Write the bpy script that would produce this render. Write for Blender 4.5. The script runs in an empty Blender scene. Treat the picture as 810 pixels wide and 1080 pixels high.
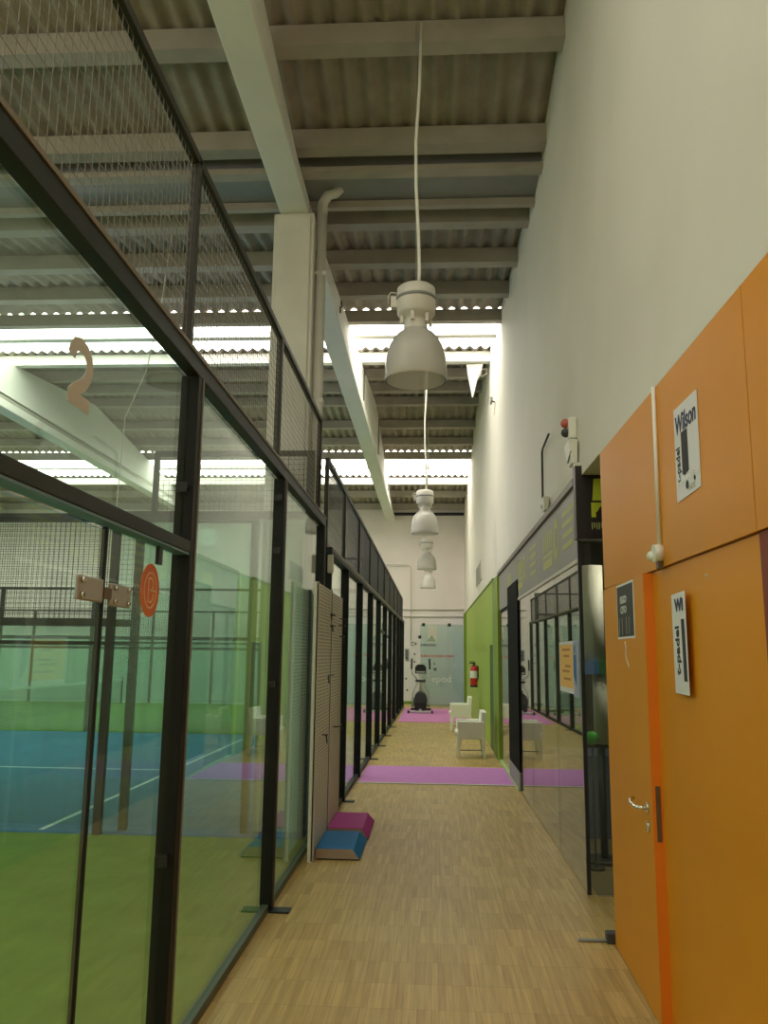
import bpy, bmesh, math, random
from mathutils import Vector, Matrix
random.seed(7)
sc = bpy.context.scene
COL = sc.collection
PI = math.pi

# ------------------------------------------------------------------ materials
def mat(name, col, rough=0.5, metal=0.0, spec=0.5, var=0.0, vscale=6.0, bump=0.0, bscale=40.0, stretch=(1, 1, 1)):
    m = bpy.data.materials.new(name); m.use_nodes = True
    nt = m.node_tree; b = nt.nodes['Principled BSDF']
    b.inputs['Base Color'].default_value = (*col, 1)
    b.inputs['Roughness'].default_value = rough
    b.inputs['Metallic'].default_value = metal
    b.inputs['Specular IOR Level'].default_value = spec
    if var or bump:
        tc = nt.nodes.new('ShaderNodeTexCoord'); mp = nt.nodes.new('ShaderNodeMapping')
        mp.inputs['Scale'].default_value = stretch
        nt.links.new(tc.outputs['Object'], mp.inputs['Vector'])
    if var:
        n = nt.nodes.new('ShaderNodeTexNoise'); n.inputs['Scale'].default_value = vscale; n.inputs['Detail'].default_value = 4
        nt.links.new(mp.outputs['Vector'], n.inputs['Vector'])
        r = nt.nodes.new('ShaderNodeValToRGB')
        r.color_ramp.elements[0].position = .3; r.color_ramp.elements[1].position = .7
        r.color_ramp.elements[0].color = (*[c*(1-var) for c in col], 1)
        r.color_ramp.elements[1].color = (*[min(1, c*(1+var)) for c in col], 1)
        nt.links.new(n.outputs['Fac'], r.inputs['Fac']); nt.links.new(r.outputs['Color'], b.inputs['Base Color'])
    if bump:
        n2 = nt.nodes.new('ShaderNodeTexNoise'); n2.inputs['Scale'].default_value = bscale
        nt.links.new(mp.outputs['Vector'], n2.inputs['Vector'])
        bp = nt.nodes.new('ShaderNodeBump'); bp.inputs['Strength'].default_value = bump; bp.inputs['Distance'].default_value = .01
        nt.links.new(n2.outputs['Fac'], bp.inputs['Height']); nt.links.new(bp.outputs['Normal'], b.inputs['Normal'])
    return m

def glass_mat(name, tint, refl=(1, 1, 1), ior=1.5, rough=0.0, haze=0.0, hazecol=(.8, .85, .8)):
    """clear sheet glass: straight transmission with a tint, Fresnel mirror on top"""
    m = bpy.data.materials.new(name); m.use_nodes = True
    nt = m.node_tree; nt.nodes.clear()
    out = nt.nodes.new('ShaderNodeOutputMaterial'); mix = nt.nodes.new('ShaderNodeMixShader')
    tr = nt.nodes.new('ShaderNodeBsdfTransparent'); gl = nt.nodes.new('ShaderNodeBsdfGlossy'); fr = nt.nodes.new('ShaderNodeFresnel')
    tr.inputs['Color'].default_value = (*tint, 1); gl.inputs['Color'].default_value = (*refl, 1)
    gl.inputs['Roughness'].default_value = rough; fr.inputs['IOR'].default_value = ior
    geo = nt.nodes.new('ShaderNodeNewGeometry')
    # the same mirror strength on both faces of the sheet
    im = nt.nodes.new('ShaderNodeMix'); im.data_type = 'FLOAT'; im.inputs['A'].default_value = ior; im.inputs['B'].default_value = 1/ior
    nt.links.new(geo.outputs['Backfacing'], im.inputs['Factor']); nt.links.new(im.outputs['Result'], fr.inputs['IOR'])
    nt.links.new(fr.outputs['Fac'], mix.inputs['Fac'])
    src = tr
    if haze:
        df = nt.nodes.new('ShaderNodeBsdfDiffuse'); df.inputs['Color'].default_value = (*hazecol, 1)
        m2 = nt.nodes.new('ShaderNodeMixShader'); m2.inputs['Fac'].default_value = haze
        nt.links.new(tr.outputs[0], m2.inputs[1]); nt.links.new(df.outputs[0], m2.inputs[2]); src = m2
    nt.links.new(src.outputs[0], mix.inputs[1]); nt.links.new(gl.outputs[0], mix.inputs[2])
    nt.links.new(mix.outputs[0], out.inputs['Surface'])
    return m

def emit_mat(name, col, strength):
    m = bpy.data.materials.new(name); m.use_nodes = True
    nt = m.node_tree; nt.nodes.clear()
    out = nt.nodes.new('ShaderNodeOutputMaterial'); e = nt.nodes.new('ShaderNodeEmission')
    e.inputs['Color'].default_value = (*col, 1); e.inputs['Strength'].default_value = strength
    nt.links.new(e.outputs[0], out.inputs['Surface'])
    return m

def wood_floor_mat():
    m = bpy.data.materials.new('laminate planks'); m.use_nodes = True
    nt = m.node_tree; N = nt.nodes; L = nt.links; b = N['Principled BSDF']
    tc = N.new('ShaderNodeTexCoord'); mp = N.new('ShaderNodeMapping'); L.new(tc.outputs['Object'], mp.inputs['Vector'])
    mp.inputs['Rotation'].default_value = (0, 0, PI/2)        # bricks run along the corridor
    br = N.new('ShaderNodeTexBrick'); L.new(mp.outputs['Vector'], br.inputs['Vector'])
    br.inputs['Scale'].default_value = 1; br.inputs['Brick Width'].default_value = .30; br.inputs['Row Height'].default_value = .034
    br.inputs['Mortar Size'].default_value = .0009; br.inputs['Mortar Smooth'].default_value = .4
    br.offset = 0; br.offset_frequency = 2
    br.inputs['Color1'].default_value = (.485, .325, .108, 1); br.inputs['Color2'].default_value = (.60, .425, .158, 1)
    br.inputs['Mortar'].default_value = (.36, .25, .09, 1)
    mp2 = N.new('ShaderNodeMapping'); mp2.inputs['Scale'].default_value = (55, 2.2, 1); L.new(tc.outputs['Object'], mp2.inputs['Vector'])
    no = N.new('ShaderNodeTexNoise'); no.inputs['Scale'].default_value = 1; no.inputs['Detail'].default_value = 5
    L.new(mp2.outputs['Vector'], no.inputs['Vector'])
    rp = N.new('ShaderNodeValToRGB'); rp.color_ramp.elements[0].position = .3; rp.color_ramp.elements[1].position = .72
    rp.color_ramp.elements[0].color = (.72, .70, .64, 1); rp.color_ramp.elements[1].color = (1.12, 1.12, 1.1, 1)
    L.new(no.outputs['Fac'], rp.inputs['Fac'])
    mx = N.new('ShaderNodeMix'); mx.data_type = 'RGBA'; mx.blend_type = 'MULTIPLY'; mx.inputs['Factor'].default_value = .8
    L.new(br.outputs['Color'], mx.inputs['A']); L.new(rp.outputs['Color'], mx.inputs['B'])
    # wider cross rows
    wv = N.new('ShaderNodeTexBrick'); L.new(tc.outputs['Object'], wv.inputs['Vector'])
    wv.inputs['Scale'].default_value = 1; wv.inputs['Brick Width'].default_value = .34; wv.inputs['Row Height'].default_value = .30
    wv.inputs['Mortar Size'].default_value = .002; wv.inputs['Color1'].default_value = (.90, .90, .90, 1)
    wv.inputs['Color2'].default_value = (1.06, 1.06, 1.05, 1); wv.inputs['Mortar'].default_value = (.78, .76, .72, 1)
    mx2 = N.new('ShaderNodeMix'); mx2.data_type = 'RGBA'; mx2.blend_type = 'MULTIPLY'; mx2.inputs['Factor'].default_value = .8
    L.new(mx.outputs['Result'], mx2.inputs['A']); L.new(wv.outputs['Color'], mx2.inputs['B'])
    L.new(mx2.outputs['Result'], b.inputs['Base Color'])
    b.inputs['Roughness'].default_value = .42; b.inputs['Specular IOR Level'].default_value = .35
    return m

M = dict(
    floor=wood_floor_mat(),
    white_wall=mat('white plaster', (.73, .70, .60), .75, var=.03, vscale=1.2, bump=.05),
    end_wall=mat('end wall plaster', (.78, .72, .67), .8, var=.03, vscale=1.5, bump=.05),
    concrete=mat('painted concrete', (.70, .69, .62), .75, var=.05, vscale=3, bump=.15, bscale=25),
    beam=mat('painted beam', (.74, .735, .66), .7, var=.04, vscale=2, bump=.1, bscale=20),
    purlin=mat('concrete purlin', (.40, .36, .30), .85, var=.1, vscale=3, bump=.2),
    roof=mat('fibre cement sheet', (.33, .285, .22), .9, var=.15, vscale=4, bump=.2),
    gutter=mat('gutter', (.27, .27, .255), .6, var=.05),
    orange=mat('orange laminate', (.72, .285, .015), .48, spec=.22, var=.02, vscale=1.5),
    orange_edge=mat('orange edge', (.78, .21, .012), .4, spec=.4),
    seam=mat('seam shadow gap', (.16, .05, .01), .8),
    dark=mat('dark anthracite steel', (.011, .012, .011), .5, metal=.0, spec=.22, var=.1, vscale=9),
    sill=mat('green grey sill', (.085, .105, .07), .45, spec=.3),
    strip=mat('grey bead and lit edge', (.20, .185, .155), .5, spec=.3),
    rail=mat('grey steel rail', (.026, .034, .036), .5, spec=.25, var=.1, vscale=9),
    tube=mat('mesh frame tube', (.035, .034, .028), .5, spec=.3),
    wire=mat('welded wire', (.17, .155, .115), .45, metal=.3),
    wire_dark=mat('dark welded wire', (.05, .05, .045), .5, spec=.3),
    glass=glass_mat('court glass', (.86, .95, .915), ior=1.45, haze=.02, hazecol=(.7, .75, .65)),
    shop_glass=glass_mat('shop glass', (.78, .82, .76), ior=1.62, haze=.02),
    end_glass=glass_mat('partition glass', (.80, .90, .87), ior=1.5, haze=.10, hazecol=(.65, .75, .70)),
    turf_green=mat('green turf', (.165, .28, .055), .95, spec=.1, var=.12, vscale=3, bump=.4, bscale=200),
    turf_blue=mat('blue turf', (.05, .19, .34), .95, spec=.1, var=.08, vscale=3, bump=.4, bscale=200),
    line=mat('white line', (.75, .78, .75), .9),
    purple=mat('purple carpet', (.62, .27, .60), .95, spec=.1, var=.05, vscale=8, bump=.3, bscale=200),
    trim_light=mat('light trim', (.62, .60, .50), .6),
    green=mat('green wall paint', (.30, .42, .045), .5, spec=.4, var=.03, vscale=2),
    green_dark=mat('green frame paint', (.16, .26, .025), .5),
    green_pale=mat('pale green kerb', (.45, .62, .25), .5),
    white_plastic=mat('white plastic', (.80, .80, .70), .45, var=.02),
    lamp_white=mat('lamp housing', (.66, .63, .56), .45),
    alu=mat('aluminium', (.42, .42, .40), .45, metal=.35),
    chrome=mat('chrome', (.75, .73, .68), .18, metal=1),
    matte_black=mat('matte black', (.008, .009, .008), .75, spec=.06),
    chair_white=mat('white resin', (.88, .87, .77), .5, spec=.3),
    black=mat('black plastic', (.015, .015, .015), .45),
    charcoal=mat('charcoal plastic', (.045, .047, .047), .5, var=.1),
    grey=mat('grey plastic', (.25, .26, .25), .5),
    silver=mat('silver paint', (.55, .56, .55), .35, metal=.4),
    paper=mat('white paper', (.78, .77, .76), .7),
    ink=mat('black ink', (.02, .02, .022), .7),
    navy_ink=mat('navy ink', (.03, .04, .09), .7),
    card=mat('dark printed card', (.035, .032, .028), .6),
    card_text=mat('pale print', (.55, .55, .50), .7),
    yellow_print=mat('orange yellow print', (.86, .50, .11), .6),
    blue_print=mat('blue print', (.05, .16, .40), .6),
    lilac_print=mat('lilac print', (.42, .44, .62), .6),
    sign_black=mat('black sign', (.022, .016, .015), .45, spec=.4),
    lime=mat('lime print', (.55, .62, .03), .5),
    lime_dull=mat('dull lime film', (.42, .44, .14), .6),
    fascia=mat('grey fascia film', (.25, .24, .20), .45, var=.04, vscale=2),
    cap=mat('brown metal cap', (.18, .145, .11), .5),
    red=mat('red paint', (.62, .025, .03), .3),
    red_lens=mat('red lens', (.55, .12, .08), .25),
    orange_sticker=mat('orange vinyl', (.72, .17, .02), .5),
    cream_ink=mat('cream vinyl', (.80, .62, .36), .6),
    numeral=mat('frosted vinyl', (.56, .57, .54), .8),
    blue_foam=mat('blue vinyl', (.01, .17, .42), .55, spec=.12, bump=.05, bscale=60),
    magenta_foam=mat('magenta vinyl', (.45, .04, .28), .55, spec=.12, bump=.05, bscale=60),
    cork=mat('tan foam edge', (.30, .21, .14), .8),
    pegboard=mat('pegboard panel', (.50, .45, .37), .55, var=.03),
    brass=mat('brown metal', (.14, .09, .05), .45, metal=.3),
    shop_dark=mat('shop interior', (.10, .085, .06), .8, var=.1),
    shop_col=mat('display column', (.62, .58, .50), .6),
    ball=mat('green ball', (.03, .42, .02), .5),
    net=mat('net cord', (.06, .06, .055), .8),
    blue_reflect=mat('blue reflection tint', (.10, .22, .32), .45),
)

# pegboard gets rows of holes
def holes(m, sy, sz):
    nt = m.node_tree; N = nt.nodes; L = nt.links; b = N['Principled BSDF']
    tc = N.new('ShaderNodeTexCoord'); sep = N.new('ShaderNodeSeparateXYZ'); L.new(tc.outputs['Object'], sep.inputs[0])
    def f(sock, s):
        a = N.new('ShaderNodeMath'); a.operation = 'MULTIPLY'; a.inputs[1].default_value = s; L.new(sock, a.inputs[0])
        fr = N.new('ShaderNodeMath'); fr.operation = 'FRACT'; L.new(a.outputs[0], fr.inputs[0])
        lt = N.new('ShaderNodeMath'); lt.operation = 'LESS_THAN'; lt.inputs[1].default_value = .42; L.new(fr.outputs[0], lt.inputs[0])
        return lt.outputs[0]
    mu = N.new('ShaderNodeMath'); mu.operation = 'MULTIPLY'; L.new(f(sep.outputs['Y'], sy), mu.inputs[0]); L.new(f(sep.outputs['Z'], sz), mu.inputs[1])
    mx = N.new('ShaderNodeMix'); mx.data_type = 'RGBA'; mx.inputs['A'].default_value = (.76, .69, .57, 1); mx.inputs['B'].default_value = (.07, .06, .05, 1)
    L.new(mu.outputs[0], mx.inputs['Factor']); L.new(mx.outputs['Result'], b.inputs['Base Color'])
holes(M['pegboard'], 11, 34)

# prismatic acrylic of the bell lamps
def acrylic():
    m = bpy.data.materials.new('ribbed acrylic'); m.use_nodes = True
    nt = m.node_tree; N = nt.nodes; L = nt.links; N.clear()
    out = N.new('ShaderNodeOutputMaterial')
    tr = N.new('ShaderNodeBsdfTransparent'); tr.inputs['Color'].default_value = (.93, .92, .86, 1)
    tl = N.new('ShaderNodeBsdfTranslucent'); tl.inputs['Color'].default_value = (.98, .96, .9, 1)
    df = N.new('ShaderNodeBsdfDiffuse'); df.inputs['Color'].default_value = (.96, .94, .87, 1)
    gl = N.new('ShaderNodeBsdfGlossy'); gl.inputs['Roughness'].default_value = .12
    fr = N.new('ShaderNodeFresnel'); fr.inputs['IOR'].default_value = 1.28
    a = N.new('ShaderNodeMixShader'); a.inputs[0].default_value = .55; L.new(tl.outputs[0], a.inputs[1]); L.new(df.outputs[0], a.inputs[2])
    b = N.new('ShaderNodeMixShader'); b.inputs[0].default_value = .20; L.new(a.outputs[0], b.inputs[1]); L.new(tr.outputs[0], b.inputs[2])
    c = N.new('ShaderNodeMixShader'); L.new(fr.outputs[0], c.inputs[0]); L.new(b.outputs[0], c.inputs[1]); L.new(gl.outputs[0], c.inputs[2])
    L.new(c.outputs[0], out.inputs['Surface'])
    return m
M['acrylic'] = acrylic()
M['sky_sheet'] = emit_mat('daylit translucent sheet', (1.0, .94, .83), 9.5)
M['sky_sheet_dim'] = emit_mat('daylit dim sheet', (1.0, .97, .84), 4.4)  # weaker glow, set to lower the light near the viewer

# ------------------------------------------------------------------ mesh builder
class B:
    def __init__(s): s.v = []; s.f = []; s.sm = []
    def add(s, vs, fs, smooth=False):
        o = len(s.v); s.v += [tuple(v) for v in vs]
        for f in fs: s.f.append([i+o for i in f]); s.sm.append(smooth)
        return s
    def box(s, x0, x1, y0, y1, z0, z1):
        if x0 > x1: x0, x1 = x1, x0
        if y0 > y1: y0, y1 = y1, y0
        if z0 > z1: z0, z1 = z1, z0
        vs = [(x, y, z) for z in (z0, z1) for y in (y0, y1) for x in (x0, x1)]
        return s.add(vs, [(0, 2, 3, 1), (4, 5, 7, 6), (0, 1, 5, 4), (2, 6, 7, 3), (0, 4, 6, 2), (1, 3, 7, 5)])
    def hexa(s, bot, top):
        return s.add(list(bot)+list(top), [(3, 2, 1, 0), (4, 5, 6, 7), (0, 1, 5, 4), (1, 2, 6, 5), (2, 3, 7, 6), (3, 0, 4, 7)])
    def prism(s, poly, axis, a0, a1):
        n = len(poly)
        def p(q, a):
            return {'x': (a, q[0], q[1]), 'y': (q[0], a, q[1]), 'z': (q[0], q[1], a)}[axis]
        vs = [p(q, a0) for q in poly]+[p(q, a1) for q in poly]
        fs = [list(range(n))[::-1], list(range(n, 2*n))]+[(i, (i+1) % n, n+(i+1) % n, n+i) for i in range(n)]
        return s.add(vs, fs)
    def bar(s, p0, p1, r, n=8, r1=None, caps=True):
        p0 = Vector(p0); p1 = Vector(p1); d = (p1-p0).normalized()
        u = d.orthogonal().normalized(); w = d.cross(u); r1 = r if r1 is None else r1
        vs = []
        for p, rr in ((p0, r), (p1, r1)):
            for i in range(n):
                a = 2*PI*i/n; vs.append(p+u*math.cos(a)*rr+w*math.sin(a)*rr)
        fs = [(i, (i+1) % n, n+(i+1) % n, n+i) for i in range(n)]
        s.add(vs, fs, n > 5)
        if caps: s.f.append([len(s.v)-2*n+i for i in range(n)][::-1]); s.f.append([len(s.v)-n+i for i in range(n)]); s.sm += [False, False]
        return s
    def tube(s, pts, r, n=8):
        pts = [Vector(p) for p in pts]; rings = []; u = None
        for i, p in enumerate(pts):
            d = (pts[min(i+1, len(pts)-1)]-pts[max(i-1, 0)]).normalized()
            if u is None: u = d.orthogonal().normalized()
            else: u = (u-d*u.dot(d)).normalized()
            w = d.cross(u)
            rings.append([p+u*math.cos(2*PI*k/n)*r+w*math.sin(2*PI*k/n)*r for k in range(n)])
        vs = [v for rg in rings for v in rg]; fs = []
        for i in range(len(pts)-1):
            for k in range(n): fs.append((i*n+k, i*n+(k+1) % n, (i+1)*n+(k+1) % n, (i+1)*n+k))
        fs += [list(range(n))[::-1], [len(vs)-n+k for k in range(n)]]
        return s.add(vs, fs, True)
    def lathe(s, prof, c=(0, 0, 0), n=32, rib=0.0, ribs=0):
        vs = []; fs = []
        for r, z in prof:
            for k in range(n):
                a = 2*PI*k/n; rr = r*(1+(rib if (ribs and k % 2) else 0))
                vs.append((c[0]+rr*math.cos(a), c[1]+rr*math.sin(a), c[2]+z))
        for i in range(len(prof)-1):
            for k in range(n): fs.append((i*n+k, i*n+(k+1) % n, (i+1)*n+(k+1) % n, (i+1)*n+k))
        return s.add(vs, fs, True)
    def sphere(s, c, r, n=16, sz=1.0):
        m = n//2
        return s.lathe([(max(1e-4, r*math.sin(PI*i/m)), -r*sz*math.cos(PI*i/m)) for i in range(m+1)], c, n)
    def build(s, name, m, parent=None, bevel=0.0, kind=None):
        me = bpy.data.meshes.new(name)
        off = Vector(ORG.get(parent.name, (0, 0, 0))) if parent else Vector((0, 0, 0))
        me.from_pydata([Vector(v)-off for v in s.v], [], s.f)
        me.polygons.foreach_set('use_smooth', s.sm)
        me.materials.append(M[m] if isinstance(m, str) else m)
        bm = bmesh.new(); bm.from_mesh(me); bmesh.ops.recalc_face_normals(bm, faces=bm.faces); bm.to_mesh(me); bm.free()
        me.update()
        o = bpy.data.objects.new(name, me); COL.objects.link(o)
        if parent:
            o.parent = parent; ORG[o.name] = tuple(off)
        if bevel:
            b = o.modifiers.new('bevel', 'BEVEL'); b.width = bevel; b.segments = 2; b.limit_method = 'ANGLE'
        if kind: o['kind'] = kind
        return o
ORG = {}

def thing(name, label, cat, loc=(0, 0, 0), group=None):
    o = bpy.data.objects.new(name, None); COL.objects.link(o); o.location = loc
    o.empty_display_size = .1
    ORG[o.name] = tuple(loc); o['label'] = label; o['category'] = cat; o['kind'] = 'thing'
    if group: o['group'] = group
    return o
def tag(o, label, cat, group=None):
    o['label'] = label; o['category'] = cat; o['kind'] = 'thing'
    if group: o['group'] = group
    return o
def struct(name, label, cat=None, loc=(0, 0, 0)):
    o = bpy.data.objects.new(name, None); COL.objects.link(o); o.location = loc; ORG[o.name] = tuple(loc)
    o['kind'] = 'structure'
    if label: o['label'] = label
    if cat: o['category'] = cat
    return o
def st(o, label=None, cat=None):
    o['kind'] = 'structure'
    if label: o['label'] = label
    if cat: o['category'] = cat
    return o
def plab(o, label): o['label'] = label; return o

def text(name, s, size, mtx, m, parent=None, depth=.0008, sx=1.0, shear=0.0, bold=0.0, sp=1.0):
    """lettering turned into a mesh; mtx maps text x,y,z to the world"""
    cu = bpy.data.curves.new(name, 'FONT'); cu.body = s; cu.size = size; cu.extrude = depth; cu.shear = shear; cu.offset = bold
    cu.space_character = sp
    cu.align_x = 'CENTER'; cu.align_y = 'CENTER'; cu.resolution_u = 3
    t = bpy.data.objects.new(name+'_tmp', cu); COL.objects.link(t)
    dg = bpy.context.evaluated_depsgraph_get()
    me = bpy.data.meshes.new_from_object(t.evaluated_get(dg))
    bpy.data.objects.remove(t)
    off = Vector(ORG.get(parent.name, (0, 0, 0))) if parent else Vector((0, 0, 0))
    me.transform(Matrix.Translation(-off) @ mtx @ Matrix.Diagonal((sx, 1, 1, 1)))
    me.materials.clear(); me.materials.append(M[m]); me.update(); me.name = name
    o = bpy.data.objects.new(name, me); COL.objects.link(o)
    if parent: o.parent = parent; ORG[o.name] = tuple(off)
    return o
def frame(origin, xa, ya):
    xa = Vector(xa).normalized(); ya = Vector(ya).normalized(); za = xa.cross(ya)
    m = Matrix((xa, ya, za)).transposed().to_4x4(); m.translation = Vector(origin); return m
def on_right(x, y, z): return frame((x, y, z), (0, -1, 0), (0, 0, 1))      # read from the corridor
def on_left(x, y, z): return frame((x, y, z), (0, 1, 0), (0, 0, 1))

def copy_tree(o, loc, label=None):
    c = o.copy(); COL.objects.link(c); c.location = loc; ORG[c.name] = tuple(loc)
    if label: c['label'] = label
    for ch in o.children:
        d = ch.copy(); COL.objects.link(d); d.parent = c
        for g in ch.children:
            e = g.copy(); COL.objects.link(e); e.parent = d
    return c

# ================================================================== SETTING
XL = -1.03                       # corridor face of the court posts
XW = 1.112                       # upper right wall
YE = 28.2                        # end wall
YB = -9.0                        # wall behind the viewer
XO = -23.0                       # far side of the courts
ZR0 = 6.5                        # purlin underside at the valley, Y = 8.1
def zroof(y):
    if y < -1: return 6.5+.15*9.1-.15*(-1-y)
    if y < 8.1: return 6.5+.15*(8.1-y)
    if y < 19: return 6.5+.103*(y-8.1)
    return 6.5+.103*10.9-.116*(y-19)

fl = B().box(-1.06, 1.16, YB, YE, -.1, 0).build('floor', 'floor'); st(fl, 'light wood laminate corridor floor')
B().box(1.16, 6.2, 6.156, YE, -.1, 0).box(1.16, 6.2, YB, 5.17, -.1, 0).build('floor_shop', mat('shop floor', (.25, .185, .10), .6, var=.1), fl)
B().box(1.16, 6.2, 5.17, 6.156, -.1, 0).build('floor_alcove', 'floor', fl)
sub = B().box(XO, -1.06, YB, YE, -.12, -.012).build('floor_courts', 'concrete'); st(sub, 'concrete slab under the courts')

wr = B().box(XW, XW+.2, YB, YE, 2.98, 9.2).build('wall_right', 'white_wall'); st(wr, 'tall white plaster wall above the shopfront')
we = B().box(XO, 6.2, YE, YE+.2, 0, 7.2).build('wall_end', 'end_wall'); st(we, 'pale end wall of the corridor')
B().box(-.98, -.35, YE-.02, YE, 0, .09).build('baseboard', 'green_dark', we)
st(B().box(XO-.2, XO, YB, YE+.2, 0, 8.5).build('wall_left', 'white_wall'), 'white wall on the far side of the courts')
st(B().box(XO, 6.2, YB-.2, YB, 0, 9.2).build('wall_back', 'white_wall'))

# ---- roof: corrugated sheets, purlins, skylights, gutter
SK = [(-7.0, -4.2), (.6, 3.4), (12.595, 14.95), (22.895, 25.05)]        # skylight bands; first two unseen, added to light the near bay
def corr(y0, y1, lift=.2, mname='roof', x0=XO, x1=XW, zf=zroof, per=.2, amp=.032):
    n = int((x1-x0)/per)*8; b = B(); vs = []
    for y in (y0, y1):
        for i in range(n+1):
            x = x1-(x1-x0)*i/n
            vs.append((x, y, zf(y)+lift+amp+amp*math.cos(2*PI*(x-x1)/per)))
    b.add(vs, [(i, i+1, n+2+i, n+1+i) for i in range(n)], True)
    return b
ceil = struct('ceiling', 'corrugated fibre cement roof carried on concrete purlins')
cuts = [YB]
spans = []
y = YB
for a, c in SK:
    spans.append((y, a)); y = c
spans.append((y, YE+.1))
allb = B()
for a, c in spans:
    brk = [a]+[t for t in (-1, 7.72, 8.42, 19) if a < t < c]+[c]
    for p, q in zip(brk[:-1], brk[1:]):
        if p >= 7.7 and q <= 8.45: continue
        k = corr(p, q); allb.add(k.v, k.f, True)
allb.build('roof_sheet', 'roof', ceil)
PUR = [-8.4, -7.1, -5.6, -4.1, -2.7, -1.4, -.2, .5, 2.0, 3.5, 4.9, 6.25, 7.42, 8.86, 10.1, 11.33, 12.6, 13.75, 15.2, 16.5, 17.8, 19.15, 20.6, 21.8, 22.9, 24.0, 25.2, 26.5, 27.9]
for yp in PUR:
    z = zroof(yp)
    w = .085
    if yp in (12.6, 22.9): w = .07
    skylit = yp in (13.75, 24.0, 15.2, 25.2, 2.0)  # whiter material paints in the skylight falling on these purlins
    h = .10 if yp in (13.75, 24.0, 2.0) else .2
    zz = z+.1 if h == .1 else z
    B().box(XO, XW, yp-w, yp+w, zz, zz+h).build('purlin', 'beam' if skylit else 'purlin', ceil)
for i, (a, c) in enumerate(SK):
    s = corr(a, c, lift=.215, x1=XW).build('window_%d' % (i+1), 'sky_sheet' if i > 1 else 'sky_sheet_dim')
    st(s, ['unseen skylight strip added behind the viewer for light', 'unseen skylight strip added overhead for light', 'bright skylight strip behind the nearest bell lamp', 'bright skylight strip near the end wall'][i])
# valley gutter between the two roof bays
gt = B().box(XO, XW, 7.74, 8.38, 6.60, 6.63).box(XO, XW, 7.72, 7.74, 6.60, 6.9).box(XO, XW, 8.38, 8.40, 6.60, 6.9)
g0 = gt.build('gutter_trough', 'gutter'); st(g0, 'grey valley gutter between the two roof bays')
B().box(XO, XW, 7.60, 7.74, 6.50, 6.56).box(XO, XW, 8.28, 8.36, 6.50, 6.58).build('gutter_rail', 'purlin', g0)
B().box(XO, XW, 7.44, 7.66, 6.86, 6.90).box(XO, XW, 8.4, 8.8, 6.86, 6.9).build('gutter_lining', 'roof', g0)

# ---- concrete beams (double-pitched) and columns
def beam(xl, xr, y0, y1, ymid, label):
    zb = 6.25
    poly = [(y0, zb), (y1, zb), (y1, zroof(y1)-.005), (ymid, zroof(ymid)-.005), (y0, zroof(y0)-.005)]
    web = [(y0, zb+.28), (y1, zb+.28), (y1, zroof(y1)-.005), (ymid, zroof(ymid)-.005), (y0, zroof(y0)-.005)]
    b = B()
    # web and bottom flange
    b.box(xl, xr, y0, y1, zb, zb+.16)
    b.prism([(yy, max(zz, zb+.15)) for yy, zz in web], 'x', xl+.05, xr-.05)
    o = b.build('concrete_beam', 'beam', bevel=.012); st(o, label, 'beam')
    return o
for k, (xl, xr) in enumerate(((-1.62, -1.315), (-8.55, -8.25), (-15.5, -15.2))):
    n = ['nearest the corridor', 'over the middle of the courts', 'over the far half of the courts'][k]
    beam(xl, xr, YB+.1, 8.0, -1, 'white concrete roof beam overhead, '+n)
    b2 = beam(xl, xr, 8.05, YE, 19, 'white concrete roof beam beyond the column, '+n)
    if k == 0:
        for yy in (11.4, 15.6, 20.0, 24.6):
            zt = zroof(yy)
            B().tube([(xr-.045, yy, zt-.02), (xr-.03, yy, zt-.12), (xr-.03, yy-.18, zt-.2), (xr-.03, yy-.18, zb0) if False else (xr-.03, yy-.18, 6.55)], .012, 6).build('cable', 'charcoal', b2)
    c = B().box(xl-.06, xr+.065, 7.95, 8.42, 0, 6.25)
    c.box(xl-.03, xr+.03, 7.93, 7.95, 0, 6.22)
    o = c.build('concrete_column', 'concrete', bevel=.015); st(o, 'white concrete column, '+n, 'column')
# rainwater pipe beside the column
dp = thing('downpipe', 'white rainwater pipe running down the concrete column to the gutter', 'pipe', (-1.19, 8.1, 0))
B().bar((-1.19, 8.1, 0), (-1.19, 8.1, 6.42), .055, 14).build('pipe', 'concrete', dp)
B().tube([(-1.19, 8.1, 6.30), (-1.185, 8.1, 6.45), (-1.13, 8.1, 6.54), (-1.06, 8.1, 6.56), (-1.0, 8.1, 6.62)], .055, 12).build('elbow', 'concrete', dp)
for z in (2.2, 4.2, 5.6): B().box(-1.248, -1.13, 8.05, 8.15, z, z+.04).build('bracket', 'concrete', dp)

# ================================================================== COURTS (left)
def wire_mesh(b, axis, fixed, a0, a1, z0, z1, step, r=.0022, stepz=None):
    stepz = stepz or step
    def P(a, z): return (fixed, a, z) if axis == 'y' else (a, fixed, z)
    n = int(round((a1-a0)/step))
    for i in range(n+1):
        a = a0+(a1-a0)*i/n; b.bar(P(a, z0), P(a, z1), r, 3, caps=False)
    n = int(round((z1-z0)/stepz))
    for i in range(n+1):
        z = z0+(z1-z0)*i/n; b.bar(P(a0, z), P(a1, z), r, 3, caps=False)
    return b

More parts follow.
